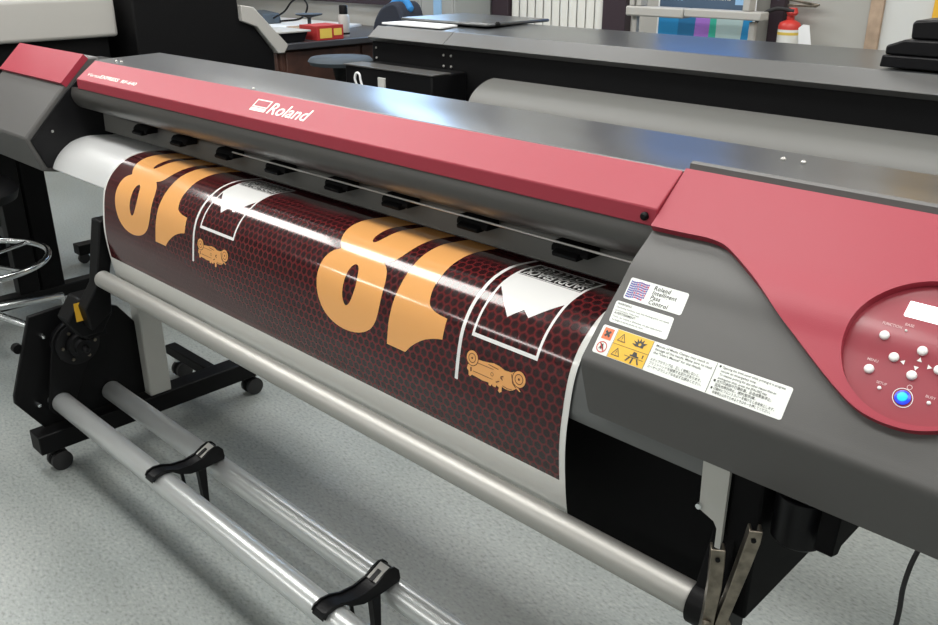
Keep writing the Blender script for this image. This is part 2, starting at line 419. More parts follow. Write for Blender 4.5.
inlay(b, BAR, [rect(-1.027, -.972, .0215, .0430), rect(-1.0235, -.9755, .0243, .0405)], 'logo_white', .0006, None); inlay(b, BAR, [rect(-1.027, -.972, .0450, .0540)], 'logo_white', .0006, None)
write(b, BAR, 'Roland', -.964, .0540, .044, 'logo_white', .0006, width=.136, shear=.12, bold=.012)
b.build('logo', rb, label='white maker emblem and name on the red band'); b = MB()
write(b, BAR, 'Versa', -1.812, .0560, .0145, 'logo_white', .0006, width=.070, shear=.2)
write(b, BAR, 'EXPRESS', -1.738, .0560, .0155, 'logo_white', .0006, width=.105, shear=.1, bold=.015)
write(b, BAR, 'RF-640', -1.617, .0560, .0145, 'logo_white', .0006, width=.080, shear=.1, bold=.015)
b.build('lettering', rb, label='small white model lettering at the left end of the red band')
MB().lathe((-.018, .0195, 1.0815), (0, -1, 0), [(.006, 0), (.006, .004), (.004, .007)], 'black', 14).build('latch_button', rb)
# smoky lip under the red band
lip = catmull([(.022, 1.068), (.017, 1.048), (.022, 1.029), (.036, 1.013), (.054, 1.005)], 6)
b = MB().prism(lip+[(.058, 1.013), (.05, 1.063)], 'x', -1.894, -.0005, 'smoke_plastic'); b.build('front_lip', pr)
# body behind
b = MB().prism([(.145, .80), (.145, 1.10), (.285, 1.10), (.42, 1.02), (.45, .80)], 'x', -2.28, XB, 'black_satin'); b.build('body', pr, bevel=.004)
b = MB().prism([(.095, .938), (.098, 1.02), (.115, 1.05), (.14, 1.05), (.14, .94)], 'x', -1.89, .02, 'inner_plate'); b.build('inner_plate', pr)
for x in (-1.60, -1.40, -1.19, -.985, -.772, -.594, -.392, -.178):
    b = MB(); b.prism([(.060, .976), (.060, .984), (.068, .992), (.092, .992), (.092, .976)], 'x', x-.037, x+.037, 'black_matte')
    b.prism([(.052, .971), (.050, .978), (.060, .983), (.07, .983), (.07, .971)], 'x', x-.028, x+.022, 'black_matte')
    r = b.build('pinch_roller', pr, bevel=.002)
MB().tube([(-1.16, .066, .9905), (0.01, .066, .9905)], .0022, 'pipe', 8).build('rod', pr)
# silver platen apron the print slides over
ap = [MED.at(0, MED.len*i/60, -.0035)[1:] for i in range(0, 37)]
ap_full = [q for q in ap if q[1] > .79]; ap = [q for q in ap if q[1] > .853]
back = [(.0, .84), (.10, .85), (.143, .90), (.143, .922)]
MB().prism(ap_full+[(ap_full[-1][0]+.004, .785), (.0, .775), (.10, .80), (.143, .90), (.143, .922)], 'x', -.060, .170, 'platen_shaded').build('platen_end', pr, sharp=30, label='end of the platen, coloured darker to carry the shade of the right cover')
b = MB().prism(ap+[(ap[-1][0]+.004, .85)]+back, 'x', -1.895, -.0605, 'platen'); b.build('platen', pr, sharp=30, label='silver curved platen')
MB().box(-1.70, .1695, .03, .045, .46, .80, 'black_matte').build('rear_panel', pr)
# end covers
nose = catmull([(-.13, .93), (-.1355, .9225), (-.136, .914), (-.133, .902)], 5)+[(-.1155, .843), (-.110, .831), (-.09, .825)]
covp = [tuple(q) for q in COV.p]+nose[1:]+[(.05, .825), (.14, .825), (.14, 1.10), (.110, 1.10), (.109, 1.144), (.103, 1.148), (.096, 1.1455), (.0945, 1.138)]
b = MB().prism(covp, 'x', 0.0, XB, 'charcoal'); rc = b.build('right_end_cover', pr, sharp=30, label='dark grey end cover carrying the control panel')
# red plate on the right cover
outer = [(.0005, .0008), (.0005, .1038), (.03, .1032), (.0574, .1024)]+catmull([(.0574, .1024), (.082, .1014), (.1002, .1030), (.1183, .1085), (.1469, .126), (.1848, .1521), (.2196, .1775), (.2586, .2055), (.2941, .2300), (.3168, .2445), (.3378, .2560), (.3571, .2622), (.380, .2645), (.404, .2620), (.428, .2525), (.450, .2375)], 4)[1:]
outer += [(.505, .190), (XB-.004, .112), (XB-.004, .0008)]
b = MB(); slab(b, COV, outer, [circ(.386, .1712, .087, 56)], 'red', -.001, .011)
rp = b.build('control_panel', rc, label='red control panel plate', sharp=40)
FIT = Shifted(COV)
# recess floor, lcd, buttons and print on the control panel
b = MB(); inlay(b, COV, [circ(.386, .1712, .0868, 48)], 'red_gloss', .0012)
for s, x, y, sz in (('FUNCTION', .3320, .1545, .0205), ('BASE', .3545, .1500, .0095), ('MENU', .3310, .1970, .0115), ('SETUP', .3480, .2185, .0110), ('BUSY', .3985, .2175, .0100)):
    write(b, FIT, s, x, y, .0040, 'panel_print', .0016, width=sz, bold=.01)
def tri(cx, cy, r, a): return [(cx+r*math.cos(math.radians(a+120*k)), cy+r*math.sin(math.radians(a+120*k))) for k in range(3)]
for cx, cy, a in ((.3665, .1885, 180), (.3815, .1815, -90), (.3805, .1905, 90), (.3925, .186, 0)): inlay(b, FIT, [tri(cx, cy, .0030, a)], 'button_white', .0017, None)
inlay(b, FIT, [circ(.3777, .2255, .0105, 32), circ(.3777, .2255, .0098, 32)], 'button_white', .0017)
inlay(b, FIT, [circ(.381, .2125, .0028, 20), circ(.381, .2125, .0021, 20)], 'panel_print', .0017)
b.build('recess', rc, label='round red recess with white key names')
b = MB(); slab(b, FIT, rrect(.3495, .4205, .1225, .1405, .001), [], 'lcd', .001, .0026); b.build('display', rc, label='lit white display')
def button(x, s, r, h=.004, m='button_white', name='button', lab=None):
    p0 = Vector(FIT.at(x, s, .0012)); p1 = Vector(FIT.at(x, s, .02)); b = MB()
    b.lathe(p0, p1-p0, [(r, 0), (r, h*.6), (r*.85, h*.9), (r*.5, h), (0, h*1.02)], m, 24); b.build(name, rc, sharp=50, label=lab)
for x, s in ((.3392, .1662), (.3564, .1862), (.3363, .2065), (.3811, .1715), (.3792, .1999), (.4026, .186), (.4265, .176), (.4265, .198)): button(x, s, .0052)
for x, s in ((.3528, .223), (.4034, .2225), (.3578, .1551)): button(x, s, .0021 if x != .3578 else .0013, .002, name='indicator')
button(.3777, .2255, .0080, .003, 'led_blue', 'power_button', 'round power button glowing blue')
b = MB(); p0 = Vector(FIT.at(.3777, .2255, .0042)); b.lathe(p0, Vector(FIT.at(.3777, .2255, .02))-p0, [(.0052, 0), (.0050, .0008), (.0, .0012)], 'led_core', 20); b.build('power_lamp', rc)
# stickers on the right cover
H0, H1, H2 = .0004, .0007, .0010
b = MB(); inlay(b, FIT, [rrect(.0125, .1010, .1812, .2112, .003)], 'label_white', H0)
for i in range(11):
    for j in range(8):
        sx = .0150+i*.0026+j*-.0001; sy = .1845+j*.0030 + .0006*math.sin(i*.9)+ (i-5)*-.0001
        if (i+j) % 9 == 8 and i > 8: continue
        m = ('weave_purple', 'weave_blue', 'weave_purple', 'weave_red')[(i*2+j*3) % 4] if i > 3 else ('weave_blue', 'weave_purple')[(i+j) % 2]
        inlay(b, FIT, [[(sx, sy), (sx+.0026, sy+.0006), (sx+.0023, sy+.0026), (sx-.0003, sy+.0020)]], m, H1, None)
for k, t in enumerate(('Roland', 'Intelligent', 'Pass', 'Control')):
    write(b, FIT, t, .0505, .1892+k*.0066, .0080, 'label_text', H1, shear=.15, bold=.02, spacing=1.12)
b.build('pass_control_sticker', rc, label='white sticker with a woven purple emblem and four lines of bold text')
b = MB(); inlay(b, FIT, [rrect(.0062, .0948, .2165, .2468, .003)], 'label_white', H0)
for k, (t, sz, x) in enumerate((('WARNING:', .0045, .0095), ('Operating machine near hot moving parts can cause', .0034, .0095), ('personal injury. Keep away.', .0034, .0095), ('AVERTISSEMENT:', .0045, .0095), ('Tenir les mains a distance, ne pas approcher', .0034, .0095), ('les doigts ni autres parties du corps.', .0034, .0095))):
    write(b, FIT, t, x, .2215+k*.0044, sz, 'label_text', H1, bold=.01 if k in (0, 3) else 0, width={1: .081, 4: .076}.get(k))
b.build('warning_sticker', rc, label='small white sticker with six lines of fine warning text')
b = MB(); inlay(b, FIT, [rrect(-.0 + .0018, .2655, .2525, .2925, .003)], 'label_white', H0)
inlay(b, FIT, [rect(.0262, .0805, .2531, .2919)], 'label_yellow', H1); inlay(b, FIT, [rrect(.0063, .0212, .2555, .2715, .001)], 'label_orange', H1)
for a in (45, -45):      # the black X
    c, s = math.cos(math.radians(a)), math.sin(math.radians(a)); q = [(-.0052, -.0016), (.0052, -.0016), (.0052, .0016), (-.0052, .0016)]
    inlay(b, FIT, [[(.01375+u*c-v*s, .2635+u*s+v*c) for u, v in q]], 'label_text', H2)
inlay(b, FIT, [circ(.0132, .2825, .0078, 28), circ(.0132, .2825, .0066, 28)], 'label_red', H1)
inlay(b, FIT, [[(.0083, .2775), (.0093, .2767), (.0184, .2872), (.0174, .2880)]], 'label_red', .0013)
inlay(b, FIT, [[(.0105, .2775), (.0125, .2790), (.0140, .2775), (.0150, .281), (.0170, .2850), (.0140, .2835), (.0125, .2865), (.0115, .2840), (.0092, .2865), (.0110, .2815)]], 'label_text', H2)
inlay(b, FIT, [rect(.0264, .0803, .2722, .2727), rect(.0804, .0809, .2531, .2919), rect(.1697, .1703, .2530, .2920), rect(.0256, .0261, .2531, .2919)], 'label_text', H2)
for cy in (.2625, .2825):
    inlay(b, FIT, [[(.0365, cy-.0062), (.0430, cy+.0052), (.0300, cy+.0052)], [(.0365, cy-.0043), (.0415, cy+.0043), (.0315, cy+.0043)]], 'label_text', H2, .01)
    inlay(b, FIT, [rect(.0361, .0369, cy-.0015, cy+.0018), rect(.0361, .0369, cy+.0024, cy+.0034)], 'label_text', H2, None)
hand = [(.0, .004), (-.004, .0045), (-.0095, .002), (-.004, .0015), (-.0085, -.002), (-.0035, -.0010), (-.005, -.0055), (-.0012, -.0022), (-.0003, -.0068), (.0015, -.0025), (.0045, -.006), (.0042, -.0015), (.009, -.0025), (.0060, .001), (.0055, .0045)]
inlay(b, FIT, [[(.063+u*1.15, .2625+v*1.1) for u, v in hand], circ(.0635, .2635, .0022, 12)], 'label_text', H2, None)
inlay(b, FIT, [[(.0600, .2745), (.0650, .2750), (.0665, .2790), (.0700, .2800), (.0690, .2815), (.0560, .2810), (.0565, .2795), (.0595, .2788)]], 'label_text', H2, None)
for q in ([(.049, .2822), (.077, .2822), (.077, .2829), (.049, .2829)], [(.056, .2829), (.0585, .2829), (.0540, .2895), (.0520, .2890)], [(.061, .2829), (.063, .2829), (.0625, .2905), (.060, .2905)], [(.067, .2829), (.069, .2829), (.0730, .2890), (.0710, .2900)], [(.0735, .2755), (.0755, .2755), (.0750, .2800), (.0740, .2800)]): inlay(b, FIT, [q], 'label_text', H2, None)
L1 = ('Misuse of Media Clamps may result in', 'damage of the heads. Make sure to read', 'the "User\'s Manual" for the details.', '', 'メディアクランプは、正しく使用しないと、', 'プリントヘッドを破損する恐れがあります。', 'ユーザーズマニュアルを必ずお読みください。')
wdt = (.074, .080, .068, 0, .070, .074, .076)
for k, t in enumerate(L1):
    if t: write(b, FIT, t, .0855, .2585+k*.00475, .0044, 'label_text', H1, width=wdt[k], bold=.004)
L2 = (('● Opening the front cover while printing is in progress', .0840), ('causes an emergency stop.', .046), ('To resume printing for any other reason than an', .072), ('emergency stop, press the [PAUSE] key.', .063),
      ('● 在打印過程中打開前蓋，会造成緊急停止。', .074), ('因其他原因停止，請按[暫停]鍵。', .052), ('● 印刷中にフロントカバーを開けると非常停止します。', .081), ('非常停止以外で止めるときはキーを押してください。', .074))
for k, (t, wd) in enumerate(L2): write(b, FIT, t, .1735 if t[0] == '●' else .1775, .2575+k*.0046, .0041, 'label_text', H1, width=wd, bold=.004)
b.build('long_warning_sticker', rc, label='long white sticker with yellow hazard squares and fine print')
# left end cover
lp = [(.071, 1.142), (.002, 1.073), (-.125, .944), (-.092, .848), (.05, .82), (.14, .82), (.14, 1.10), (.11, 1.142)]
b = MB().prism(lp, 'x', -2.35, -1.902, 'charcoal'); lc = b.build('left_end_cover', pr, bevel=.006, label='grey end cover with a red top')
b = MB(); LS = Surf([(.075, 1.1465), (.001, 1.076)]); slab(b, LS, rect(-2.352, -1.900, 0, LS.len), [], 'red', -.012, .006, None); b.build('red_plate', lc, label='red top plate')
MB().prism([(.05, .83), (-.080, .858), (-.111, .938), (.004, 1.056), (.07, 1.11), (.12, 1.10), (.12, .83)], 'x', -1.902, -1.896, 'black_satin').build('inner_cheek', lc, bevel=.002)
MB().lathe((-1.8955, -.050, .955), (1, 0, 0), [(.004, 0), (.003, .003)], 'pipe', 10).build('screw', lc)
# stand
for sx, x in (('l', -1.80), ('r', .145)):
    b = MB()
    if sx == 'l': b.box(x-.025, x+.03, .055, .125, .135, .80, 'sheet_grey')
    else:
        b.box(x-.022, x+.022, .046, .11, .135, .80, 'black')
    lg = b.build('leg', pr, bevel=.004)
    if sx == 'r':
        MB().prism([(.172, .835), (.2095, .835), (.2095, .62), (.2015, .62), (.2015, .735), (.196, .744), (.174, .753)], 'y', -.100, -.094, 'sheet_grey').build('leg_plate', lg)
        MB().lathe((.1745, -.1005, .758), (0, -1, 0), [(.005, 0), (.004, .004)], 'chrome', 12).build('screw', lg)
    ft = MB().box(x-.035, x+.035, -.29, .46, .075, .135, 'black').build('foot', pr, bevel=.004)
    for y in (-.245, .415):
        b = MB(); b.lathe((x, y, .075), (0, 0, -1), [(.012, 0), (.012, .02)], 'black', 12)
        for dx in (-.024, .008): b.lathe((x+dx, y+.012, .030), (1, 0, 0), [(.020, 0), (.030, .002), (.030, .014), (.020, .016)], 'rubber', 24)
        b.prism([(y-.012, .056), (y-.004, .036), (y+.028, .036), (y+.014, .062)], 'x', x-.007, x+.007, 'black'); b.build('caster', ft)
MB().box(-2.13, -1.836, .29, .33, .085, .120, 'black').build('outrigger', pr, bevel=.004)
b = MB(); b.lathe((-2.086, .31, .085), (0, 0, -1), [(.012, 0), (.012, .02)], 'chrome', 12)
for dx in (-.024, .008): b.lathe((-2.086+dx, .322, .030), (1, 0, 0), [(.020, 0), (.030, .002), (.030, .014), (.020, .016)], 'rubber', 24)
b.build('caster', pr)
MB().box(-1.775, .12, .06, .12, .63, .70, 'black').build('crossbeam', pr, bevel=.004)
# guide pipe in front
py, pz, prad = -.115, .6240, .0225
b = MB(); b.lathe((-1.565, py, pz), (1, 0, 0), [(.018, 0), (.021, 0), (prad, .003), (prad, 1.752), (.020, 1.755)], 'pipe', 48); gp = b.build('guide_pipe', pr, sharp=40, label='satin silver guide pipe')
MB().lathe((.190, py, pz), (1, 0, 0), [(.020, 0), (.030, .002), (.030, .034), (.024, .040)], 'black', 32).build('end_cap', gp)
MB().lathe((-1.5655, py, pz), (-1, 0, 0), [(.0175, -.01), (.0175, .001)], 'black', 24).build('end_cap', gp)
b = MB(); b.prism([(-.09, .77), (-.045, .77), (-.085, .62), (-.095, .52), (-.155, .48), (-.165, .545), (-.125, .60)], 'x', -1.635, -1.585, 'black'); b.build('pipe_arm', pr, bevel=.004)
b = MB(); b.prism([(-.06, .80), (.0, .80), (-.05, .60), (-.10, .585), (-.13, .61), (-.12, .66)], 'x', .192, .226, 'black_matte'); b.build('pipe_arm', pr, bevel=.003)
# black service box with the drain bottle beneath the right cover
MB().box(.2105, .252, -.092, .30, .612, .83, 'black_matte').build('service_box', pr, bevel=.004)
MB().lathe((.288, -.055, .743), (0, 0, 1), [(.0, 0), (.030, 0), (.0335, .004), (.0335, .066), (.031, .067), (.0, .055)], 'black_satin', 40).build('drain_bottle', pr, sharp=40)
b = MB(); b.box(.253, .320, -.018, -.014, .75, .83, 'inner_plate'); b.build('bottle_bracket', pr)
b = MB(); b.prism([(-.095, .765), (-.075, .758), (-.068, .766), (.30, .766), (.30, .83), (-.085, .83)], 'x', .322, .345, 'black_matte'); b.build('support_rail', pr, bevel=.002)

# ------------------------------------------------------------------ printed sheet
ML, MR = -1.567, -.055
b = MB(); ns = 110; s0, s1 = .004, MED.len
top = [MED.at(x, s0+(s1-s0)*i/ns, .0006) for i in range(ns+1) for x in (ML, MR)]; bot = [MED.at(x, s0+(s1-s0)*i/ns, 0) for i in range(ns+1) for x in (ML, MR)]
N2 = len(top); fs = []
for i in range(ns):
    a = 2*i; fs += [(a, a+1, a+3, a+2), (N2+a, N2+a+2, N2+a+3, N2+a+1), (a, a+2, N2+a+2, N2+a), (a+1, N2+a+1, N2+a+3, a+3)]
fs += [(0, N2, N2+1, 1), (2*ns, 2*ns+1, N2+2*ns+1, N2+2*ns)]
b.add(top+bot, fs, 'white_vinyl')
h = .0009; g0, g1 = .004, .402; ng = 90; vs = []; uvs = []; fs = []
for i in range(ng+1):
    for x in (ML+.009, MR-.011): s = g0+(g1-g0)*i/ng; vs.append(MED.at(x, s, h)); uvs.append((x, s))
for i in range(ng): a = 2*i; fs.append((a, a+1, a+3, a+2))
b.add(vs, fs, 'ink_maroon', uvs)
hA, hB, hC = .0012, .0015, .0018
for dx in (0., -.833):
    def T(pts): return [(p[0]+dx, p[1]) for p in pts]
    eight = catmull([(-.668, .005), (-.668, .077), (-.668, .104), (-.662, .130), (-.652, .149), (-.6375, .1635)], 4)
    eight += catmull([(-.6375, .1635), (-.653, .173), (-.6645, .190), (-.6688, .2132), (-.6668, .2392), (-.6583, .2638), (-.6395, .2865), (-.6093, .3015), (-.5725, .3066), (-.5334, .3011), (-.5041, .2862), (-.4895, .264), (-.4845, .2323), (-.487, .1982), (-.495, .1788), (-.506, .168), (-.5165, .1615)], 4)[1:]
    eight += catmull([(-.5165, .1615), (-.4971, .1521), (-.486, .128), (-.4835, .0955), (-.483, .066), (-.483, .005)], 4)[1:]
    slit = [(-.5915, .005)]+catmull([(-.5915, .06), (-.5905, .095), (-.586, .120), (-.5775, .129), (-.5690, .121), (-.566, .095), (-.5655, .06)], 4)+[(-.5655, .005)]
    k = len(eight)
    loop = eight+slit[::-1]        # the slit opens at the hidden end of the figure
    ctr = catmull([(-.5880, .2449), (-.5902, .2199), (-.5885, .1986), (-.5823, .1857), (-.5725, .1831), (-.5634, .1925), (-.5570, .2164), (-.5595, .2376), (-.5675, .2555), (-.5783, .2600)], 4, True)
    inlay(b, MED, [T(loop), T(ctr)], 'ink_orange', hA)
    one = [(-.4505, .005), (-.4505, .19), (-.4535, .2296), (-.4565, .26), (-.4563, .2985), (-.4084, .299)]
    one += catmull([(-.4084, .299), (-.3929, .2827), (-.368, .2653), (-.343, .2553), (-.3231, .2507)], 4)[1:]+[(-.322, .215)]
    one += catmull([(-.322, .215), (-.3488, .2123), (-.3678, .2045), (-.3753, .1879), (-.3785, .1677), (-.3788, .14), (-.3785, .081), (-.3785, .005)], 4)[1:]
    inlay(b, MED, [T(one)], 'ink_orange', hA)
    inlay(b, MED, [T(rrect(-.2870, -.2800, .01, .306, .001))], 'ink_white', hA)
    inlay(b, MED, [T(rect(-.2625, -.1262, .0265, .2252)), T(rect(-.2580, -.1310, .0300, .2190))], 'ink_white', hA)
    inlay(b, MED, [T(rect(-.2575, -.1315, .0305, .0870))], 'ink_black', hA)
    inlay(b, MED, [T(rect(-.2575, -.1315, .0575, .0588)), T(rect(-.2575, -.1315, .0860, .0880))], 'ink_white', hB)
    inlay(b, MED, [T([(-.2585, .0890), (-.1305, .0890), (-.1305, .1270), (-.1727, .1690), (-.1889, .1581), (-.2096, .1790), (-.2514, .1375), (-.2585, .1300)])], 'ink_white', hA)
    write(b, MED, 'SADDLEBACK', -.1345+dx, .0625, .029, 'ink_white', hB, width=.120, flip=True, step=.006, bold=.02)
    write(b, MED, 'COLLEGE', -.1400+dx, .0345, .026, 'ink_white', hB, width=.108, flip=True, step=.006, spacing=1.5)
    # little orange car, printed wheels-up
    car = [(-.2500, .2620), (-.2412, .2590), (-.2289, .2580), (-.2166, .2565), (-.2080, .2545), (-.1944, .2555), (-.1839, .2585), (-.1702, .2575), (-.1614, .2527), (-.1406, .2605), (-.1414, .2670), (-.1480, .2740), (-.1540, .2765), (-.1478, .2818), (-.1500, .2825), (-.1567, .2795), (-.1630, .2845), (-.1696, .2873), (-.1795, .2878), (-.1856, .2860),
           (-.1850, .2945), (-.1890, .2975), (-.1925, .2955), (-.1912, .2898), (-.1966, .2876), (-.1985, .2917), (-.2043, .2915), (-.2060, .2890), (-.2090, .2930), (-.2125, .2925), (-.2139, .2887), (-.2263, .2896), (-.2391, .2882), (-.2498, .2877), (-.2536, .2915), (-.2570, .2900), (-.2578, .2838), (-.2620, .2800), (-.2612, .2740)]
    inlay(b, MED, [T(car)], 'ink_orange', hA)
    for cx, cy, r in ((-.2528, .2600, .0122), (-.1534, .2632, .0128)):
        cx += dx
        inlay(b, MED, [circ(cx, cy, r*1.10, 28)], 'ink_maroon', hA+.0001); inlay(b, MED, [circ(cx, cy, r, 28)], 'ink_orange', hB)
        inlay(b, MED, [circ(cx, cy, r*.66, 24), circ(cx, cy, r*.56, 24)], 'ink_brown', hC); inlay(b, MED, [circ(cx, cy, r*.16, 12)], 'ink_brown', hC)
    for q in ([(-.2420, .2640), (-.2060, .2640), (-.2060, .2648), (-.2420, .2649)], [(-.2480, .2800), (-.2060, .2805), (-.2060, .2813), (-.2480, .2810)], [(-.2170, .2590), (-.1960, .2605), (-.1965, .2617), (-.2180, .2600)], [(-.1900, .2700), (-.1845, .2680), (-.1845, .2697), (-.1880, .2715), (-.1850, .2750), (-.1860, .2762), (-.1905, .2735)],
              [(-.1990, .2820), (-.1920, .2785), (-.1915, .2800), (-.1980, .2838)], [(-.1840, .2835), (-.1740, .2850), (-.1650, .2835), (-.1650, .2844), (-.1740, .2861), (-.1845, .2846)], [(-.2550, .2760), (-.2520, .2750), (-.2512, .2820), (-.2540, .2830)], [(-.1700, .2600), (-.1685, .2600), (-.1640, .2730), (-.1570, .2780), (-.1585, .2790), (-.1655, .2740)]):
        inlay(b, MED, [T(q)], 'ink_brown', hB, .02)
    inlay(b, MED, [T(circ(-.2080, .2730, .0032, 14)), T(circ(-.2080, .2730, .0024, 14))], 'ink_brown', hB, None)
pv = b.build('printed_vinyl', fix=False); pv.location = (0, 0, 0)
tag(pv, 'glossy maroon honeycomb vinyl print with orange numbers 18, hanging from the red printer', 'print')

# ------------------------------------------------------------------ take-up unit
tu = thing('take_up_unit', (-.8, -.12, 0), 'black take-up unit with two long chrome bars, low in front of the red printer', 'take-up unit')
TX = -1.80
plate = [(-.238, .481), (-.316, .262), (-.318, .240), (-.255, .140), (.080, .140), (.076, .350), (.013, .441), (-.06, .475), (-.151, .487)]
b = MB().prism(plate, 'x', TX-.022, TX-.006, 'black'); b.build('side_plate', tu, bevel=.003)
b = MB(); b.lathe((TX-.006, -.135, .381), (1, 0, 0), [(.062, 0), (.062, .044), (.055, .048), (.036, .048), (.034, .068), (.024, .072), (.024, .088), (.010, .090), (.010, .102), (.006, .106)], 'black_satin', 32)
fl = b.build('drive_flange', tu, sharp=40)
for k in range(6):
    a = k*PI/3; MB().lathe((TX+.042, -.135+.046*math.cos(a), .381+.046*math.sin(a)), (1, 0, 0), [(.005, 0), (.005, .004)], 'steel', 6).build('bolt', fl)
arm = arcpts(-.135, .381, .070, 20, 165, 14)+arcpts(-.205, .217, .038, 180, 330, 12)
MB().prism(arm, 'x', TX+.020, TX+.030, 'black').build('swing_arm', tu, bevel=.0025)
for y, z in ((-.215, .420), (-.262, .222)):
    MB().lathe((TX-.006, y, z), (1, 0, 0), [(.008, 0), (.008, .012), (.005, .022), (.0, .024)], 'chrome', 14).build('bolt', tu)
b = MB(); b.prism([(-.20, .505), (-.16, .56), (-.105, .56), (-.075, .50), (-.11, .45), (-.17, .45)], 'x', TX+.10, TX+.17, 'black'); br = b.build('bracket', tu, bevel=.005)
MB().box(TX+.1695, TX+.171, -.176, -.122, .500, .552, 'yellow').build('yellow_tag', br, label='small yellow tag')
MB().box(TX-.006, TX+.12, -.14, -.08, .42, .49, 'black').build('bracket_arm', tu, bevel=.004)
MB().lathe((TX-.022, -.275, .39), (-1, 0, 0), [(.014, 0), (.014, .02), (.010, .024)], 'black', 16).build('knob', tu)
for y, z, nm in ((-.205, .217, 0), (-.050, .187, 1)):
    b = MB(); b.lathe((TX-.004, y, z), (1, 0, 0), [(.027, 0), (.029, .003), (.029, 1.95), (.027, 1.953)], 'bar_metal', 40); b.build('bar', tu, sharp=40, label='chrome bar')
for x in (-1.186, -.514):      # plastic media stops clipped over both bars
    b = MB(); hw = .0175
    up = [(-.238, .238), (-.232, .248), (-.216, .2525), (-.195, .250), (-.170, .240), (-.135, .236), (-.105, .242), (-.084, .254), (-.068, .2590), (-.056, .2560), (-.046, .2440), (-.043, .222)]
    dn = [(-.046, .2185), (-.052, .2190), (-.058, .2190), (-.070, .2180), (-.088, .2165), (-.110, .2150), (-.140, .2180), (-.168, .2300), (-.186, .2440), (-.205, .2480), (-.226, .2450), (-.234, .236)]
    mid = [(u, v-.0035) for u, v in up]
    b.prism(up+mid[::-1], 'x', x-hw, x+hw, 'black_satin')
    for sx in (-1, 1): b.prism([(u, v+.0045) for u, v in up]+dn, 'x', x+sx*hw-.0022, x+sx*hw+.0022, 'black_satin')
    b.prism([(-.128, .236), (-.118, .2385), (-.118, .2150), (-.128, .2165)], 'x', x-hw, x+hw, 'black_satin')
    ms = b.build('media_stop', tu, bevel=.001)
    b = MB(); P0, P1 = (-.103, .2442), (-.066, .2612); 
    b.prism([(P0[0], P0[1]), P1, (P1[0], P1[1]+.0012), (P0[0], P0[1]+.0012)], 'x', x-.014, x+.016, 'light_grey')
    b.prism([(P0[0]-.003, P0[1]+.0005), (-.081, .2560), (-.081, .2582), (P0[0]-.003, P0[1]+.0025)], 'x', x-.005, x+.005, 'black_satin'); b.build('hook_tab', ms, label='bare metal square with a black tab')
    b = MB(); b.prism([(-.120, .218), (-.098, .218), (-.102, .085), (-.112, .085)], 'x', x+.004, x+.022, 'black_satin'); b.prism([(-.152, .224), (-.143, .222), (-.134, .115), (-.140, .115)], 'x', x-.020, x-.014, 'black_satin'); b.build('stop_leg', ms, bevel=.001)
# far end plate of the unit
b = MB().prism([(-.250, .262), (-.266, .232), (-.205, .140), (.09, .140), (.10, .30), (.03, .36), (-.137, .36)], 'x', .158, .172, 'black'); b.build('side_plate', tu, bevel=.003)

# spring clamp hanging on the guide pipe's end bracket
sc = thing('spring_clamp', (.215, -.16, .52), 'worn steel spring clamp gripping the bracket at the end of the silver pipe', 'clamp')
def jaw(pts, w, m, name, lab=None):
    b = MB(); P = [Vector(p) for p in pts]; side = Vector((.82, .57, 0)); vs = []; fs = []; th = .0035
    depth = Vector((-.57, .82, 0))
    for i, p in enumerate(P):
        wi = w[i]; q = [p-side*wi, p+side*wi, p+side*wi+depth*.016, p+side*(wi-th)+depth*.016, p+side*(wi-th)+depth*th, p-side*(wi-th)+depth*th, p-side*(wi-th)+depth*.016, p-side*wi+depth*.016]; vs += q
    k = 8
    for i in range(len(P)-1):
        for j in range(k): fs.append((i*k+j, i*k+(j+1) % k, (i+1)*k+(j+1) % k, (i+1)*k+j))
    fs += [tuple(range(k))[::-1], tuple(range((len(P)-1)*k, len(P)*k))]
    b.add(vs, fs, m); return b.build(name, sc, bevel=.001, label=lab)
h1 = jaw([(.243, -.175, .765), (.2445, -.175, .745), (.2450, -.175, .71), (.2425, -.175, .665), (.240, -.175, .62), (.238, -.175, .56)], [.0085, .0085, .0082, .0072, .008, .008], 'steel', 'handle')
h2 = jaw([(.281, -.165, .806), (.279, -.165, .788), (.272, -.165, .748), (.263, -.165, .70), (.254, -.165, .655), (.246, -.165, .58)], [.0075, .0082, .0078, .0070, .007, .007], 'steel', 'handle')
for hd, x, y, z in ((h1, .2441, -.1755, .752), (h2, .2795, -.1655, .793)):
    MB().lathe((x, y, z), (.57, -.82, 0), [(.003, -.001), (.003, .0012)], 'black', 14).build('hole', hd)
b = MB()
for x, z in ((.2405, .655), (.2385, .600)): MB().lathe((x, -.176, z), (.57, -.82, 0), [(.006, -.002), (.006, .003), (.004, .005)], 'steel', 14).build('rivet', sc)
b = MB(); b.torus((.252, -.158, .650), .010, .0025, 'steel', axis='y'); b.build('spring', sc)

# power cord dropping to the floor on the right
cord = catmull([(.432, -.03, .824), (.421, -.05, .79), (.417, -.058, .745), (.419, -.060, .69), (.41, -.04, .50), (.42, .08, .12), (.48, .25, .0062), (.60, .45, .0062)], 10)
tag(MB().tube(cord, .0030, 'rubber', 10).build('power_cord'), 'thin black power cord dropping from the printer to the grey floor', 'cord')

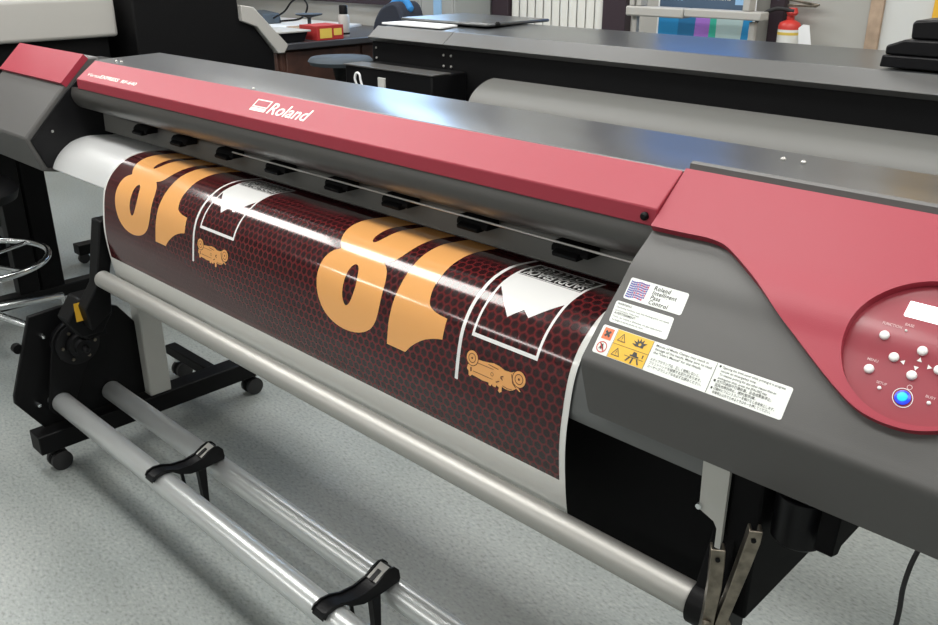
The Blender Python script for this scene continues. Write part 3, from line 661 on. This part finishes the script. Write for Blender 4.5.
# ------------------------------------------------------------------ second printer behind
sp = thing('large_format_printer', (-.8, 1.55, 0), 'dark grey large format printer with a pale front edge, parallel behind the red one', 'printer')
X0, X1 = -2.28, 1.2
MB().prism([(1.46, 1.128), (1.85, 1.138), (1.95, 1.120), (1.95, 1.05), (1.46, 1.05)], 'x', X0+.04, X1, 'second_top').build('top_cover', sp, bevel=.003)
MB().prism([(1.40, 1.087), (1.458, 1.1285), (1.458, 1.05), (1.415, 1.075)], 'x', X0, -1.84, 'silver_paint').build('front_band', sp, bevel=.002)
MB().prism([(1.40, 1.087), (1.458, 1.1285), (1.458, 1.05), (1.415, 1.075)], 'x', -1.838, X1, 'silver_paint').build('front_band', sp, bevel=.002)
MB().prism([(1.425, 1.08), (1.425, .70), (1.95, .70), (1.95, 1.06), (1.46, 1.06)], 'x', X0, X1, 'black').build('body', sp, bevel=.003)
for x in (-2.255, -1.86, -1.82):
    for z in (1.045, 1.005): MB().lathe((x, 1.424, z), (0, -1, 0), [(.005, 0), (.004, .003)], 'pipe', 10).build('screw', sp)
MB().box(-2.235, -1.737, 1.243, 1.424, .75, .994, 'black').build('end_housing', sp, bevel=.006)
MB().box(-2.24, -1.732, 1.238, 1.335, .994, .999, 'smoke_plastic').build('housing_lid', sp, bevel=.001)
MB().box(-2.03, -1.99, 1.235, 1.243, .925, .965, 'sheet_grey').build('latch', sp, bevel=.002)
ap2 = catmull([(1.424, .985), (1.39, .980), (1.35, .966), (1.315, .944), (1.29, .912), (1.28, .87), (1.285, .82)], 6)
MB().prism(ap2+[(1.16, .80), (1.424, .80)], 'x', -1.60, X1, 'apron_grey').build('platen', sp, label='pale grey curved platen', sharp=30)
MB().box(-2.30, -1.80, 1.60, 1.98, 1.139, 1.152, 'second_top').build('raised_lid', sp, bevel=.006)
MB().lathe((-1.80, 1.66, 1.142), (0, 0, 1), [(.012, 0), (.012, .008), (.006, .014)], 'black', 14).build('lid_knob', sp)
for x in (-2.1, .9):
    MB().box(x-.05, x+.05, 1.5, 1.6, .1, .70, 'black').build('leg', sp, bevel=.004)
    MB().box(x-.04, x+.04, 1.15, 1.95, .06, .11, 'black').build('foot', sp, bevel=.004)
    for y in (1.2, 1.9):
        MB().lathe((x-.012, y, .030), (1, 0, 0), [(.02, 0), (.030, .003), (.030, .021), (.02, .024)], 'rubber', 20).build('caster', sp)
b = MB(); b.prism([(-2.275, 1.475), (-2.26, 1.60), (-1.96, 1.60), (-1.93, 1.478)], 'z', 1.1325, 1.140, 'paper')
tag(b.build('paper_stack', bevel=.001), 'thin stack of white paper on the left end of the second printer', 'paper')
b = MB(); pts = [(-2.150, 1.232, 0.92), (-2.158, 1.228, .950), (-2.148, 1.230, .972), (-2.133, 1.232, .966), (-2.128, 1.232, .945), (-2.118, 1.232, .92)]
b.tube(catmull(pts, 6), .0045, 'paper', 8); tag(b.build('tie_loop'), 'small white cord loop on the black front of the second printer', 'cord')
# black gadget on the right of the second printer
dv = thing('desk_gadget', (-.12, 1.6, 1.137), 'black stepped gadget sitting on top of the dark grey second printer', 'gadget')
MB().prism([(-.265, 1.1345), (-.262, 1.165), (.10, 1.165), (.10, 1.1345)], 'y', 1.47, 1.68, 'black_satin').build('base', dv, bevel=.004)
MB().prism([(-.258, 1.166), (-.258, 1.188), (-.215, 1.205), (.09, 1.21), (.09, 1.166)], 'y', 1.475, 1.67, 'black_satin').build('body', dv, bevel=.005)
MB().prism([(-.205, 1.206), (-.208, 1.246), (-.20, 1.252), (-.13, 1.258), (.06, 1.258), (.06, 1.206)], 'y', 1.49, 1.63, 'black_satin').build('cap', dv, bevel=.006)

# ------------------------------------------------------------------ machines and furniture at the left
wp = thing('pale_lidded_machine', (-2.95, .3, 0), 'pale grey lidded machine on a black stand, beyond the left end of the red printer', 'machine')
MB().prism([(-3.65, 1.13), (-3.70, 1.22), (-3.68, 1.30), (-2.62, 1.30), (-2.585, 1.262), (-2.585, 1.128)], 'y', -.10, .50, 'light_grey').build('lid', wp, bevel=.012, seg=3)
MB().box(-3.62, -2.63, -.05, .48, .90, 1.13, 'black').build('body', wp, bevel=.004)
for x in (-3.56, -3.02):
    MB().box(x-.03, x+.03, .12, .20, .12, .90, 'black').build('leg', wp, bevel=.004)
    MB().box(x-.03, x+.03, .21, .30, .12, .90, 'black_matte').build('leg', wp, bevel=.004)
    MB().box(x-.03, x+.03, -.06, .49, .07, .12, 'black').build('foot', wp, bevel=.004)
    for y in (-.03, .45): MB().lathe((x-.012, y, .034), (1, 0, 0), [(.02, 0), (.034, .003), (.034, .021), (.02, .024)], 'rubber', 20).build('caster', wp)
MB().box(-3.53, -3.05, .14, .19, .33, .38, 'black_satin').build('crossbeam', wp, bevel=.004)
bp = thing('black_machine', (-3.1, .82, 0), 'tall black machine with a pale curved edge on its end, left of the counter', 'machine')
prof = [(.53, .72), (.53, 1.36), (.955, 1.36), (.957, 1.17), (1.015, 1.145), (1.105, 1.03), (1.105, .72)]
MB().prism(prof, 'x', -3.7, -2.515, 'black').build('body', bp, bevel=.006)
edge = [(.957, 1.219), (1.014, 1.209), (1.163, 1.057), (1.141, 1.027), (1.112, 1.028), (1.022, 1.136), (.957, 1.160)]
MB().prism(edge, 'x', -2.60, -2.495, 'light_grey').build('edge_trim', bp, bevel=.003, label='pale grey curved edge trim')
for x in (-3.55, -2.70):
    MB().box(x-.035, x+.035, .78, .86, .08, .72, 'black').build('leg', bp, bevel=.004)
    MB().box(x-.035, x+.035, .58, 1.08, .05, .10, 'black').build('foot', bp, bevel=.004)
    for y in (.61, 1.05): MB().lathe((x-.012, y, .026), (1, 0, 0), [(.018, 0), (.026, .003), (.026, .021), (.018, .024)], 'rubber', 16).build('caster', bp)
b = MB(); b.tube(catmull([(-2.62, .57, .73), (-2.60, .55, .60), (-2.62, .56, .53), (-2.68, .58, .51), (-2.74, .60, .55), (-2.74, .62, .64), (-2.70, .62, .74)], 8), .008, 'rubber', 8); b.build('cable', bp)

ct = thing('counter', (-4.9, 2.7, 0), 'dark topped counter with reddish wooden doors under the window', 'counter')
MB().box(-6.6, -3.87, 2.05, YB-.01, .865, .90, 'counter_top').build('counter_top', ct, bevel=.004)
MB().box(-6.55, -3.93, 2.10, YB-.02, 0, .864, 'wood_cabinet').build('cabinet_body', ct)
for i in range(2):
    MB().box(-3.93, -3.912, 2.12+i*.58, 2.68+i*.58, .08, .85, 'wood_cabinet').build('cabinet_door', ct, bevel=.004)
for i in range(4):
    MB().box(-6.5+i*.64, -5.88+i*.64, 2.082, 2.10, .08, .85, 'wood_cabinet').build('cabinet_door', ct, bevel=.004)
b = MB()
b.prism([(-5.9, 2.62), (-5.75, 3.2), (-4.55, 3.22), (-4.40, 2.80), (-4.9, 2.60)], 'z', .9, .915, 'paper')
tag(b.build('paper_sheet'), 'large white sheets spread on the dark counter', 'paper')
bx = thing('small_box', (-4.0, 2.44, .9), 'small red box with yellow panels on the counter', 'box')
MB().box(-4.08, -3.90, 2.345, 2.545, .9005, .985, 'box_red').build('carton', bx, bevel=.002)
b = MB(); b.box(-3.9, -3.8985, 2.365, 2.455, .912, .968, 'box_yellow'); b.box(-3.9, -3.8985, 2.47, 2.53, .925, .965, 'box_yellow'); b.build('printed_panel', bx, label='yellow printed panel')
tr_ = thing('tray', (-4.0, 2.22, .9), 'black plastic tray beside the small red box', 'tray')
b = MB(); b.prism([(2.09, .9005), (2.06, .955), (2.30, .955), (2.27, .9005)], 'x', -4.2, -3.93, 'black_satin'); b.build('tray_body', tr_, bevel=.004)
b = MB(); b.box(-4.22, -3.91, 2.05, 2.31, .955, .966, 'light_grey'); b.build('tray_lid', tr_, bevel=.003)
sc2 = thing('weighing_scale', (-4.35, 2.6, .9), 'small pan scale standing behind the red box', 'scale')
MB().box(-4.45, -4.25, 2.50, 2.74, .9005, .945, 'wood_strip').build('base', sc2, bevel=.006)
MB().lathe((-4.35, 2.62, .945), (0, 0, 1), [(.012, 0), (.012, .05), (.02, .055), (.085, .07), (.09, .078), (.0, .072)], 'seat_grey', 28).build('pan', sc2, sharp=50)
cn = thing('spray_can', (-4.0, 2.62, .9), 'tall pale spray can with a black cap on the counter', 'spray can')
MB().lathe((-4.0, 2.63, .9005), (0, 0, 1), [(.033, 0), (.035, .005), (.035, .125), (.028, .135), (.0, .136)], 'light_grey', 24).build('can_body', cn, sharp=50)
MB().lathe((-4.0, 2.63, 1.036), (0, 0, 1), [(.027, 0), (.027, .05), (.024, .054), (.0, .054)], 'black', 24).build('cap', cn, sharp=50)
MB().lathe((-4.0, 2.63, .915), (0, 0, 1), [(.0355, 0), (.0355, .012)], 'black_satin', 24).build('label_band', cn)
dc = thing('desk_device', (-5.2, 2.75, .916), 'small grey device with a looped cable at the back of the counter', 'device')
MB().prism([(-5.32, .9165), (-5.31, .96), (-5.2, 1.0), (-5.02, .985), (-5.0, .9165)], 'y', 2.70, 2.85, 'seat_grey').build('body', dc, bevel=.008)
b = MB(); b.tube(catmull([(-5.0, 2.78, .955), (-4.92, 2.82, 1.0), (-4.87, 2.86, 1.07), (-4.78, 2.88, 1.095), (-4.72, 2.88, 1.04), (-4.78, 2.86, .96), (-4.95, 2.80, .935)], 8), .007, 'black_satin', 8); b.build('cable', dc)
# stool in front of the counter
ch = thing('work_stool', (-3.50, 2.20, 0), 'blue grey work stool between the counter and the second printer', 'stool')
MB().lathe((-3.50, 2.20, .80), (0, 0, 1), [(.10, 0), (.17, .008), (.185, .03), (.17, .048), (.0, .052)], 'seat_grey', 32).build('seat', ch, sharp=60)
MB().lathe((-3.50, 2.20, .10), (0, 0, 1), [(.03, 0), (.03, .6), (.05, .70)], 'black', 16).build('column', ch)
for k in range(5):
    a = 2*PI*k/5+.3; MB().tube([(-3.50, 2.20, .12), (-3.50+.24*math.cos(a), 2.20+.24*math.sin(a), .055)], [.022, .014], 'black', 10).build('leg', ch)
    MB().lathe((-3.50+.24*math.cos(a)-.012, 2.20+.24*math.sin(a), .026), (1, 0, 0), [(.018, 0), (.026, .003), (.026, .021), (.018, .024)], 'rubber', 16).build('caster', ch)
# grey cabinet at the back wall with a bag before it
gc = thing('storage_cabinet', (-3.6, 3.05, 0), 'grey steel cabinet against the back wall', 'cabinet')
MB().box(-3.855, -3.30, 2.92, YB-.065, 0, 1.55, 'grey_cabinet').build('cabinet_body', gc, bevel=.005)
for x in (-3.853, -3.575): MB().box(x, x+.272, 2.903, 2.92, .06, 1.53, 'grey_cabinet').build('door', gc, bevel=.003)
MB().box(-3.46, -3.395, 2.896, 2.903, .6, 1.5, 'poster_sky').build('blue_strip', gc, label='pale blue strip')
bg = thing('backpack', (-3.42, 2.62, .0), 'dark navy bag with a bright blue top beside the grey cabinet', 'bag')
MB().prism(catmull([(-3.62, .60), (-3.60, .95), (-3.545, 1.07), (-3.46, 1.125), (-3.38, 1.13), (-3.33, 1.06), (-3.31, .9), (-3.31, .60)], 5), 'y', 2.52, 2.70, 'navy_fabric').build('bag_body', bg, bevel=.02, seg=3)
MB().tube(catmull([(-3.545, 2.60, 1.078), (-3.46, 2.60, 1.128), (-3.385, 2.60, 1.138), (-3.33, 2.60, 1.085)], 6), [.010]+[.022]*17+[.010], 'blue_fabric', 12).build('bag_top', bg, label='bright blue top')
st2 = MB().box(-3.66, -3.25, 2.51, 2.72, 0, .60, 'wood_cabinet'); tag(st2.build('low_cabinet', bevel=.006), 'low wooden cabinet under the dark bag', 'cabinet')
# plotter with colourful banner on the back wall
ps = thing('banner', (-1.77, 3.2, 0), 'blue banner with purple, green and cyan stripes below the grey rail', 'banner')
BP = Plane((-2.035, 3.15, .4), (1, 0, 0), (0, 0, 1)); b = MB()
class Narrow:
    def at(self, x, s, h=0.): return BP.at(x*.82, s, h)
BQ = Narrow()
inlay(b, BP, [rect(0, .545, 0, 1.95)], 'paper', 0, None); inlay(b, BQ, [rect(.012, .653, .02, .735)], 'poster_blue', .001, None)
for q, m in (([(.13, .02), (.24, .02), (.28, .735), (.16, .735)], 'poster_deep'), ([(.24, .02), (.34, .02), (.38, .735), (.28, .735)], 'poster_purple'), ([(.34, .02), (.43, .02), (.42, .735), (.38, .735)], 'poster_green'), ([(.43, .02), (.53, .02), (.60, .735), (.42, .735)], 'poster_cyan')): inlay(b, BQ, [q], m, .002, None)
inlay(b, BQ, [rect(.012, .653, .735, 1.93)], 'poster_slate', .001, None)
for i in range(5): inlay(b, BQ, [[(.06+i*.025, .775), (.073+i*.025, .775), (.090+i*.025, .835), (.077+i*.025, .835)]], 'poster_sky', .002, None)
inlay(b, BQ, [rect(.53, .62, .765, .86)], 'poster_sky', .002, None); inlay(b, BQ, [rect(.012, .653, .90, 1.93)], 'poster_vivid', .002, None)
write(b, BP, 'IMAGE SOLUTIONS', .18, .783, .030, 'blind', .002, width=.23, vdir=1)
b.box(-2.035, -1.49, 3.152, 3.156, .4, 2.35, 'paper'); b.build('banner_print', ps, fix=False)
MB().box(-2.05, -1.475, 3.146, 3.164, 2.35, 2.375, 'silver_paint').build('banner_bar', ps)
MB().box(-2.05, -1.475, 3.08, 3.24, .0, .399, 'silver_paint').build('banner_stand', ps, bevel=.01)
rl = thing('cutting_plotter', (-1.75, 2.98, 0), 'light grey plotter rail on posts in front of the colourful banner', 'plotter')
MB().box(-2.10, -1.765, 2.95, 3.03, 1.103, 1.150, 'light_grey').build('rail', rl, bevel=.008)
MB().box(-1.760, -1.36, 2.95, 3.03, 1.112, 1.150, 'light_grey').build('rail', rl, bevel=.006)
for x in (-2.07, -1.42): MB().box(x-.014, x+.014, 2.99, 3.02, .05, 1.103, 'light_grey').build('post', rl, bevel=.004)
for x in (-2.06, -1.42): MB().box(x-.02, x+.02, 2.75, 3.06, 0, .05, 'light_grey').build('foot', rl, bevel=.004)
for x, ww in ((-2.085, .028), (-2.045, .03), (-1.46, .035)): MB().box(x, x+ww, 2.96, 3.02, 1.151, 1.26, 'light_grey').build('upright', rl, bevel=.004)
# fire extinguisher on the back wall
fe = thing('fire_extinguisher', (-1.25, 3.2, .55), 'white and red fire extinguisher with a paper tag on the back wall', 'fire extinguisher')
EX, EY = -1.350, 3.235
MB().lathe((EX, EY, .66), (0, 0, 1), [(.03, 0), (.052, .012), (.052, .40), (.0515, .402)], 'ext_white', 28).build('cylinder', fe, sharp=50)
MB().lathe((EX, EY, 1.062), (0, 0, 1), [(.052, 0), (.052, .016), (.046, .030), (.025, .040), (.018, .044), (.018, .06)], 'ext_red', 28).build('shoulder', fe, sharp=50)
MB().lathe((EX, EY, 1.062), (0, 0, 1), [(.0525, -.025), (.0525, -.012)], 'box_yellow', 28).build('band', fe)
b = MB(); b.box(EX-.02, EX+.12, EY-.01, EY+.01, 1.165, 1.176, 'steel'); b.build('carry_handle', fe, bevel=.002)
b = MB(); b.prism([(EX-.02, 1.19), (EX+.13, 1.17), (EX+.13, 1.180), (EX-.02, 1.201)], 'y', EY-.009, EY+.009, 'steel'); b.build('lever', fe, bevel=.002)
MB().lathe((EX+.01, EY-.01, 1.125), (0, 0, 1), [(.020, 0), (.028, .012), (.020, .035)], 'ext_red', 20).build('valve', fe)
b = MB(); b.prism([(-1.255, .92), (-1.275, 1.075), (-1.255, 1.092), (-1.225, 1.09), (-1.185, .92)], 'y', 3.170, 3.173, 'paper'); b.build('paper_tag', fe)
b = MB(); b.tube(catmull([(-1.325, 3.21, 1.145), (-1.40, 3.19, 1.155), (-1.47, 3.18, 1.12), (-1.52, 3.18, 1.03), (-1.535, 3.18, .8)], 8), .010, 'rubber', 10); b.build('hose', fe)

# chrome drafting stool at the left edge
cs = thing('drafting_stool', (-2.67, -.12, 0), 'chrome drafting stool with a round foot ring beside the left end of the red printer', 'stool')
cx, cy = -2.67, -.12
MB().torus((cx, cy, .40), .252, .011, 'chrome', 64, 12).build('foot_ring', cs)
b = MB(); b.lathe((cx, cy, .09), (0, 0, 1), [(.028, 0), (.028, .35), (.018, .355), (.018, .52)], 'chrome', 20); b.build('column', cs, sharp=50)
for k in range(4):
    a = k*PI/2+.4; MB().tube([(cx+.02*math.cos(a), cy+.02*math.sin(a), .40), (cx+.25*math.cos(a), cy+.25*math.sin(a), .40)], .008, 'chrome', 8).build('spoke', cs)
for k in range(5):
    a = 2*PI*k/5+1.62; ex, ey = cx+.29*math.cos(a), cy+.29*math.sin(a)
    MB().tube([(cx, cy, .22), (ex, ey, .19), (ex+.012*math.cos(a), ey+.012*math.sin(a), .07)], [.016, .014, .012], 'chrome', 12).build('leg', cs)
    b = MB(); b.lathe((ex, ey, .075), (0, 0, -1), [(.010, 0), (.010, .02)], 'black', 10)
    for d in (-.022, .006): b.lathe((ex+d, ey, .026), (1, 0, 0), [(.018, 0), (.026, .003), (.026, .013), (.018, .016)], 'rubber', 18)
    b.build('caster', cs)
MB().lathe((cx, cy, .61), (0, 0, 1), [(.12, 0), (.19, .01), (.20, .04), (.18, .065), (.0, .07)], 'black', 32).build('seat', cs, sharp=50)

# ------------------------------------------------------------------ sky, camera, view
wd = bpy.data.worlds.new('sky'); bpy.context.scene.world = wd; wd.use_nodes = True
bgn = wd.node_tree.nodes['Background']; bgn.inputs['Color'].default_value = (.42, .66, 1.0, 1); bgn.inputs['Strength'].default_value = 8.0

cam = bpy.data.cameras.new('camera'); co = bpy.data.objects.new('camera', cam); C.objects.link(co)
cam.sensor_width = 36; cam.lens = 880/938*36; cam.clip_start = .02
R = Matrix(((.71659982, .26753548, -.64413467), (.69748455, -.27486756, .66178782), (0, -.92351101, -.3835719)))   # columns: right, down, forward
M = Matrix.Identity(4)
for i in range(3):
    M[i][0] = R[i][0]; M[i][1] = -R[i][1]; M[i][2] = -R[i][2]
M.translation = Vector((.6273, -.99317, 1.42507)); co.matrix_world = M
S = bpy.context.scene; S.camera = co
S.view_settings.view_transform = 'Standard'; S.view_settings.look = 'None'; S.view_settings.gamma = 1; S.view_settings.use_curve_mapping = False
S.view_settings.exposure = 0.46
S.cycles.use_denoising = True
S.cycles.max_bounces = 8
